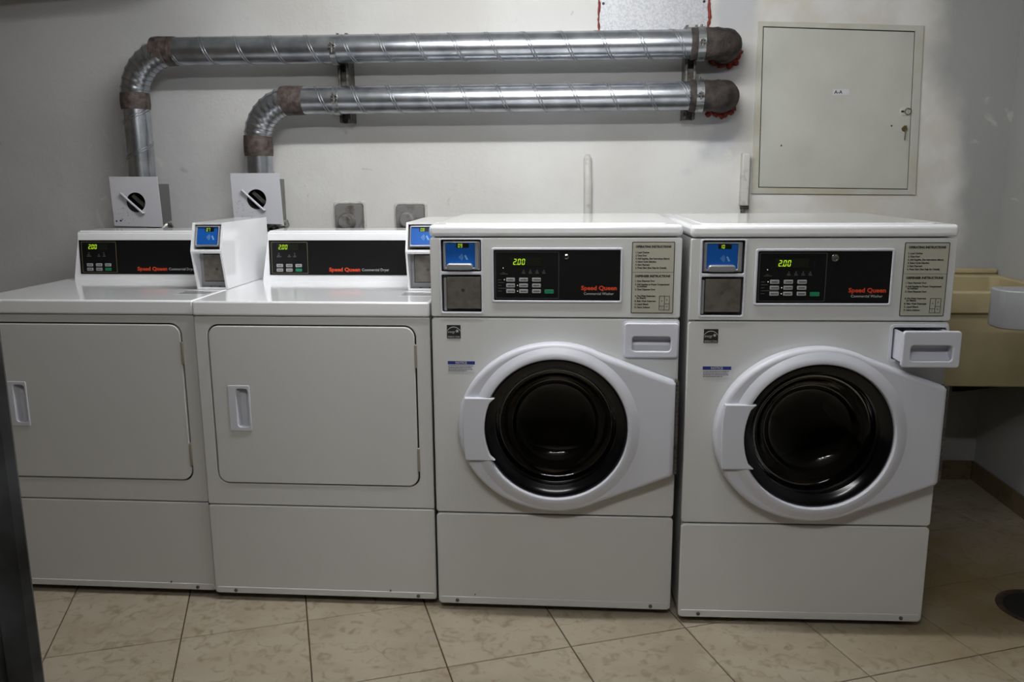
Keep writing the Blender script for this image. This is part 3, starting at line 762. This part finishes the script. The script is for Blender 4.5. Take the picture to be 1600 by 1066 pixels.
duct('upper galvanised spiral duct, the longer one, bending down behind the leftmost dryer', 1.750, -1.556, -1.735, 0, 1.245, .170, (1.537, 1.600), 0.4, GR, .006)
duct('lower galvanised spiral duct, the shorter one, bending down behind dryer 08', 1.5625, -1.055, -1.245, 0, 1.262, .150, (1.352, 1.432), 2.6, GR, .001)

# pipe supports: slotted channel on the wall with two clamps each
def support(label, xc, z0, z1, clampx, strap, bolt, rc=.0532, w=.011):
    t = root('pipe_support', label, 'pipe bracket', (xc, Y1, z0), 0)
    def L(x, y, z): return (x-xc, y-Y1, z-z0)
    bm = bmesh.new(); h = z1-z0; d0 = -(Y1-PY-.0527-.006)
    for s in (-1, 1):
        add_box(bm, s*.0205-.0015, s*.0205+.0015, d0, -.0005, 0, h); add_box(bm, min(s*.0205, s*.012), max(s*.0205, s*.012), d0, d0+.002, 0, h)
    add_box(bm, -.019, .019, -.045, -.042, 0, h)
    for k in range(int(h/.05)): add_box(bm, -.006, .006, -.0475, -.045, .012+k*.05, .035+k*.05)
    build('channel', bm, GALV_DARK, t)
    for z in (1.750, 1.5625):
        cx_ = clampx-xc; bm = bmesh.new()
        for dx in strap:
            for i in range(30):
                a0, a1 = R(12*i), R(12*(i+1)); c = (PY-Y1, z-z0)
                q = [(c[0]+rad*math.cos(a), c[1]+rad*math.sin(a)) for rad, a in ((rc+.0023, a0), (rc+.0023, a1), (rc, a1), (rc, a0))]
                add_prism(bm, q, cx_+dx-w, cx_+dx+w, 'x')
        cl = build('clamp', bm, mat_zinc, t)
        bm = bmesh.new()
        if bolt:                                                            # ears and bolt on the front of the pipe
            zf = z-z0; yf = PY-Y1-rc-.0023
            add_box(bm, cx_-.012, cx_+.012, yf-.010, yf+.001, zf+.010, zf+.014); add_box(bm, cx_-.012, cx_+.012, yf-.010, yf+.001, zf+.000, zf+.004)
            sweep(bm, [(cx_, yf-.006, zf-.018), (cx_, yf-.006, zf+.022)], .0035, 8); sweep(bm, [(cx_, yf-.006, zf+.014), (cx_, yf-.006, zf+.0195)], .0065, 6); sweep(bm, [(cx_, yf-.006, zf-.006), (cx_, yf-.006, zf)], .0065, 6)
        else:
            zf = z-z0; yf = PY-Y1-rc-.0023
            for s in strap:
                add_box(bm, cx_+s-.009, cx_+s+.009, yf-.009, yf+.001, zf-.006, zf-.002); add_box(bm, cx_+s-.009, cx_+s+.009, yf-.009, yf+.001, zf+.003, zf+.007)
                sweep(bm, [(cx_+s, yf-.005, zf-.020), (cx_+s, yf-.005, zf+.010)], .0033, 8)
                sweep(bm, [(cx_+s, PY-Y1-.01, zf+.053), (cx_+s, PY-Y1-.01, zf+.068)], .0045, 8)
        build('bolt', bm, GALV_DARK, cl)
    return t
mat_zinc = mat('bright_zinc', (172, 176, 178), .3, metal=.9, mottled=((130, 128, 124), 50, .5, .7))
support('zinc channel bracket clamping both ducts, left one between elbow and wall plate', -.905, 1.482, 1.822, -.915, (0,), True)
support('zinc channel bracket with double straps clamping both ducts at their dark taped ends', .452, 1.480, 1.828, .478, (0,), False, .0595, .014)

# ------------------------------------------------------------------ duct damper boxes above the dryers
def damper(label, cx, cz, w, h, roll, bx0, bx1, bz0, bz1, dirty, seed):
    yf = 3.08
    t = root('damper_box', label, 'duct box', (cx, yf, cz-h/2), 0)
    x0, x1, z0, z1 = -w/2, w/2, 0, h
    p = plate('face_plate', [[(x0, z0+.002), (x1+.004, z0-.003), (x1-.002, z1-.001), (x0-.004, z1)], circ(0-.001, h/2-.003, .037, 32)], 0, .004, BOARD, t, .0008)
    c0 = h/2-.003
    turned('opening_tube', [(.0372, .001), (.0372, .07), (0, .0705)], -.001, c0, DARKHOLE, t, 32)
    bm = bmesh.new(); a = R(-43); u = Vector((math.cos(a), 0, math.sin(a))); c = Vector((-.010, -.010, c0-.004))
    q0, q1 = c-u*.056, c+u*.052
    sweep(bm, [q0+Vector((-.004, .010, -.003)), q0, q0+u*.01, q1-u*.01, q1, q1+Vector((.006, .006, .001))], [.0036, .0044, .0044, .0044, .0044, .003], 10)
    build('handle', bm, PLASTIC, t, True)
    bm = bmesh.new(); u2 = Vector((-u.z, 0, u.x))
    q = [(-.001+s*.030*u.x+d*u2.x+.006, c0+s*.030*u.z+d*u2.z+.006) for s, d in ((-1, -.007), (1, -.007), (1, .007), (-1, .007))]
    add_prism(bm, q, .012, .014, 'y'); build('damper_blade', bm, GALV_DARK, t)
    bm = bmesh.new(); za, zb_ = bz0-(cz-h/2), bz1-(cz-h/2)
    Q = [(bx0[0]-cx, .0045), (bx0[1]-cx, .325), (bx1[1]-cx, .325), (bx1[0]-cx, .0045)]
    lo = [bm.verts.new((a_, b_, za)) for a_, b_ in Q]; hi = [bm.verts.new((a_, b_, zb_)) for a_, b_ in Q]
    bm.faces.new(lo); bm.faces.new(hi)
    for i in range(3): bm.faces.new((lo[i], lo[i+1], hi[i+1], hi[i]))
    b = build('box_body', bm, GREYBOX2 if not dirty else GREYBOX, t)
    rnd = random.Random(seed); bm = bmesh.new()                             # worn scale printing
    for k in range(30):
        a_ = R(185+rnd.uniform(0, 75)); rad = rnd.uniform(.055, .098); x = rad*math.cos(a_)-.002; z = c0+rad*math.sin(a_)*.86
        if x < x0+.006 or z < .006: continue
        l = rnd.uniform(.001, .0035); add_box(bm, x, x+l, -.0003, .0001, z, z+rnd.uniform(.0007, .0018))
    for (x, z) in ((-.083, .020), (-.067, .022)):
        add_prism(bm, circ(x, z, .0035, 10), -.0003, .0001, 'y')
    add_prism(bm, [(-.066, .018), (-.064, .018), (-.057, .027), (-.059, .028)], -.0003, .0001, 'y')
    build('scale_print', bm, BLACKPRINT, t)['kind'] = 'stuff'
    # crumpled flexible foil below
    pts = []; rad = []
    for i in range(26):
        pts.append((.020+.004*math.sin(i), .13, -.012-.006*i if i else -.001)); rad.append(.044+(.006 if i % 2 else 0)+rnd.uniform(-.002, .002))
    bm = bmesh.new(); sweep(bm, pts, rad, 20)
    for v_ in bm.verts: v_.co += Vector((rnd.uniform(-1, 1), rnd.uniform(-1, 1), 0))*.0025
    o = build('foil_flex', bm, FOIL, t, False)
    return t
damper('white damper plate with black round opening above the leftmost dryer', -1.643, 1.1815, .186, .186, 0, (-1.728, -1.80), (-1.558, -1.668), 1.094, 1.2445, False, 3)
damper('white damper plate with black round opening above dryer 08, partly behind a meter case', -1.1745, 1.1910, .185, .187, 0, (-1.258, -1.31), (-1.089, -1.178), 1.094, 1.2615, True, 4)

# ------------------------------------------------------------------ things on the back wall
def conn(label, x0, x1, z0, z1, kx, kz):
    t = root('outlet_box', label, 'outlet box', ((x0+x1)/2, Y1, z0), 0)
    w = (x1-x0)/2; h = z1-z0
    plate('box_body', [rr(-w, 0, w, h, .010)], -.034, -.0005, GREYBOX, t, .004)
    turned('round_plug', [(0, -.080), (.024, -.080), (.030, -.076), (.032, -.060), (.034, -.045), (.038, -.0345)], kx-(x0+x1)/2, kz-z0, GREYBOX, t, 28)
    plate('plaster_edge', [rr(-w-.012, -.008, w+.012, h+.012, .012), rr(-w-.001, -.001, w+.001, h+.001, .009)], -.007, -.0004, CONDUIT, t, .003)
conn('grey square outlet box with round plug, left of the pair above dryer 08', -.981, -.868, 1.040, 1.157, -.930, 1.088)
conn('grey square outlet box with round plug, half hidden by the meter numbered 08', -.725, -.610, 1.040, 1.153, -.674, 1.095)

t = root('wall_plate', 'galvanised sheet metal plate edged with red sealant at the top of the wall', 'metal plate', (.315, Y1, 1.76))
plate('sheet', [rr(-.211, 0, .211, .262, .002)], -.004, -.0005, PLATE, t)
for x in (-.197, .192):
    for z in (.168, .02): turned('screw', [(0, -.0075), (.004, -.007), (.0055, -.004)], x, z, BLACK, t, 12)
for s, seed in ((-1, 3), (1, 8)):
    rnd = random.Random(seed); bm = bmesh.new(); pts = []; rad = []; k_ = 1 if s > 0 else .5
    for i in range(27): pts.append((s*(.213+.003*k_*math.sin(i*.7)+rnd.uniform(-.001, .002)), -.004, .01*i)); rad.append(max(.0022, rnd.uniform(.003, .0075)*(1 if s > 0 else .75)))
    sweep(bm, pts, rad, 8); build('sealant', bm, REDSEAL, t, True)

# flush cabinet door
t = root('electrical_cabinet', 'flush wall cabinet with pale grey metal door and keyhole lock', 'cabinet', (1.045, Y1, 1.19))
A = [(-.333, -.001), (.327, -.010), (.300, .637), (-.325, .664)]
B = [(-.296, .026), (.288, .015), (.266, .614), (-.309, .642)]
A = [(-.323, .002), (.320, -.006), (.297, .633), (-.328, .661)]
plate('frame', [A, B], -.007, -.0005, FRAMEPAINT, t, .002)
ins = [(B[0][0]+.003, B[0][1]+.003), (B[1][0]-.003, B[1][1]+.003), (B[2][0]-.003, B[2][1]-.004), (B[3][0]+.003, B[3][1]-.004)]
bm = bmesh.new(); add_prism(bm, [(x*1.0, z) for x, z in B], -.0015, -.0004, 'y'); build('gap_shadow_backing', bm, BLACK, t)
dr = plate('door', [ins], -.007, -.0018, CABPAINT, t, .0012)
lk = turned('lock_plate', [(0, -.010), (.011, -.010), (.017, -.0085), (.0185, -.007)], .249, .316, CABPAINT, dr, 28)
box('keyhole', .236, .246, -.0125, -.0098, .313, .319, BLACK, dr)
plate('lock_ring', [circ(.2615, .3155, .013, 24), circ(.2615, .3155, .0105, 24)], -.013, -.0105, BRASS, dr)
turned('lock', [(0, -.016), (.008, -.016), (.010, -.013), (.010, -.007)], .254, .250, BRASS, dr, 20)
box('key', .2535, .2575, -.019, -.0165, .206, .250, BRASS, dr, .0008, 1)
box('key_bow', .2475, .2600, -.019, -.0165, .248, .262, BRASS, dr, .0008, 1)
pl = plate('door_tag', [rr(-.029, .381, .033, .403, .001)], -.0082, -.007, WHITELABEL, dr)
text('lettering', 'A-A', -.024, .386, .018, -.0084, BLACKPRINT, dr, width=.032, bold=.0004)
for x, z in ((.205, .262), (-.215, .19)): turned('screw', [(0, -.0085), (.0025, -.008), (.0035, -.007)], x, z, BLACK, dr, 8)

# painted conduits
bm = bmesh.new(); sweep(bm, [(.066, Y1-.012, .60), (.066, Y1-.012, 1.2), (.063, Y1-.012, 1.335), (.063, Y1-.004, 1.347)], [.017, .017, .016, .011], 16)
for v_ in bm.verts: v_.co.y = min(v_.co.y, Y1-.0005)
tag(build('conduit', bm, CONDUIT, None, 50), 'short white plastered conduit rising behind washer 09', 'conduit')
t = root('water_pipe', 'white boxed water pipe with a small tap left of the wall cabinet', 'pipe', (.690, Y1, .9))
bm = bmesh.new(); add_box(bm, -.016, .016, -.040, -.0005, .245, .452, .006, 2); build('pipe_cover', bm, CONDUIT, t, 40)
tube('pipe', [(-.002, -.020, 0), (-.002, -.020, .245)], .009, GALV_DARK, t, 14)
bm = bmesh.new(); sweep(bm, [(-.014, -.024, .238), (.020, -.024, .238)], .007, 10); sweep(bm, [(-.002, -.024, .215), (-.002, -.040, .215)], .008, 10); build('tap', bm, GALV_DARK, t, 40)

# ------------------------------------------------------------------ laundry tub and basin at the right
t = root('laundry_tub', 'cream laundry tub against the back wall in the right corner', 'sink', (1.13, 2.90, .54))
w, d, h = X1-.002-1.13, Y1-.002-2.90, .332
plate('rim', [rr(-.004, -.006, w, d, .012), rr(.035, .040, w-.035, d-.09, .03)], .258, h, CREAM, t, .006, plane='xy')
bm = bmesh.new()
add_box(bm, .006, .030, .006, d-.004, 0, .2575, .004, 1); add_box(bm, w-.030, w-.004, .006, d-.004, 0, .2575, .004, 1)
add_box(bm, .0305, w-.0305, .006, .032, 0, .2575, .004, 1); add_box(bm, .0305, w-.0305, d-.085, d-.004, 0, .2575, .004, 1); add_box(bm, .0305, w-.0305, .0325, d-.0855, 0, .02)
build('tub', bm, CREAM, t)
bm = bmesh.new(); add_box(bm, -.003, w-.001, d-.035, d-.001, h+.0005, h+.022, .008, 3); build('back_ledge', bm, CREAM, t, 40)
for x in (.08, w-.12):
    bm = bmesh.new(); add_prism(bm, [(d-.006, -.001), (.12, -.001), (.12, -.022), (d-.006, -.16)], x, x+.03, 'x'); build('wall_bracket', bm, DARKGAP, t)

t = root('washbasin', 'white basin jutting in from the right edge in front of the cream tub', 'sink', (1.45, 2.28, .823))
def off(p): return (p[0]-1.45+(.042 if p[0] < 1.62 else 0), p[1]-2.28)
outl = [(X1-.002, 2.560), (1.222, 2.560), (1.202, 2.548), (1.195, 2.525), (1.195, 2.480), (1.204, 2.462), (1.33, 2.385), (1.46, 2.305), (1.50, 2.22), (1.54, 2.12), (X1-.002, 2.08)]
innl = [(X1-.05, 2.52), (1.30, 2.518), (1.275, 2.50), (1.285, 2.475), (1.40, 2.400), (1.50, 2.335), (1.55, 2.22), (1.59, 2.15), (X1-.05, 2.14)]
plate('bowl_rim', [[off(p) for p in outl], [off(p) for p in innl]], 0, .113, BASIN, t, .005, 3, plane='xy')
plate('bowl_floor', [[off(p) for p in innl]], .004, .02, BASIN, t, plane='xy')
t2 = tube('waste_pipe', [(.12, -.02, .004), (.12, -.02, -.20), (.13, -.02, -.26), (.2475, -.02, -.27)], .018, BASIN, t, 16)

# floor drain
t = root('floor_drain', 'round black floor drain with a brown rim in the tiles at the right', 'drain', (1.392, 2.365, 0))
bm = bmesh.new(); n = 48; R0 = .117
for k in range(n):
    a0, a1 = 2*math.pi*k/n, 2*math.pi*(k+1)/n
for rads, nm, m_ in (((( .117, .0002), (.116, .003), (.104, .0035), (.098, .0008)), 'rim', RUST), (((.0975, .0006), (.094, .0022), (.0, .0018)), 'cover', BLACK)):
    bm = bmesh.new(); rings = []
    for r_, z_ in rads:
        rings.append([bm.verts.new((r_*math.cos(2*math.pi*k/n), r_*math.sin(2*math.pi*k/n), z_)) for k in range(n)] if r_ > 0 else [bm.verts.new((0, 0, z_))])
    for a, b in zip(rings, rings[1:]):
        for k in range(n):
            if len(b) == 1: bm.faces.new((a[k], a[(k+1) % n], b[0]))
            else: bm.faces.new((a[k], a[(k+1) % n], b[(k+1) % n], b[k]))
    build(nm, bm, m_, t, 40)
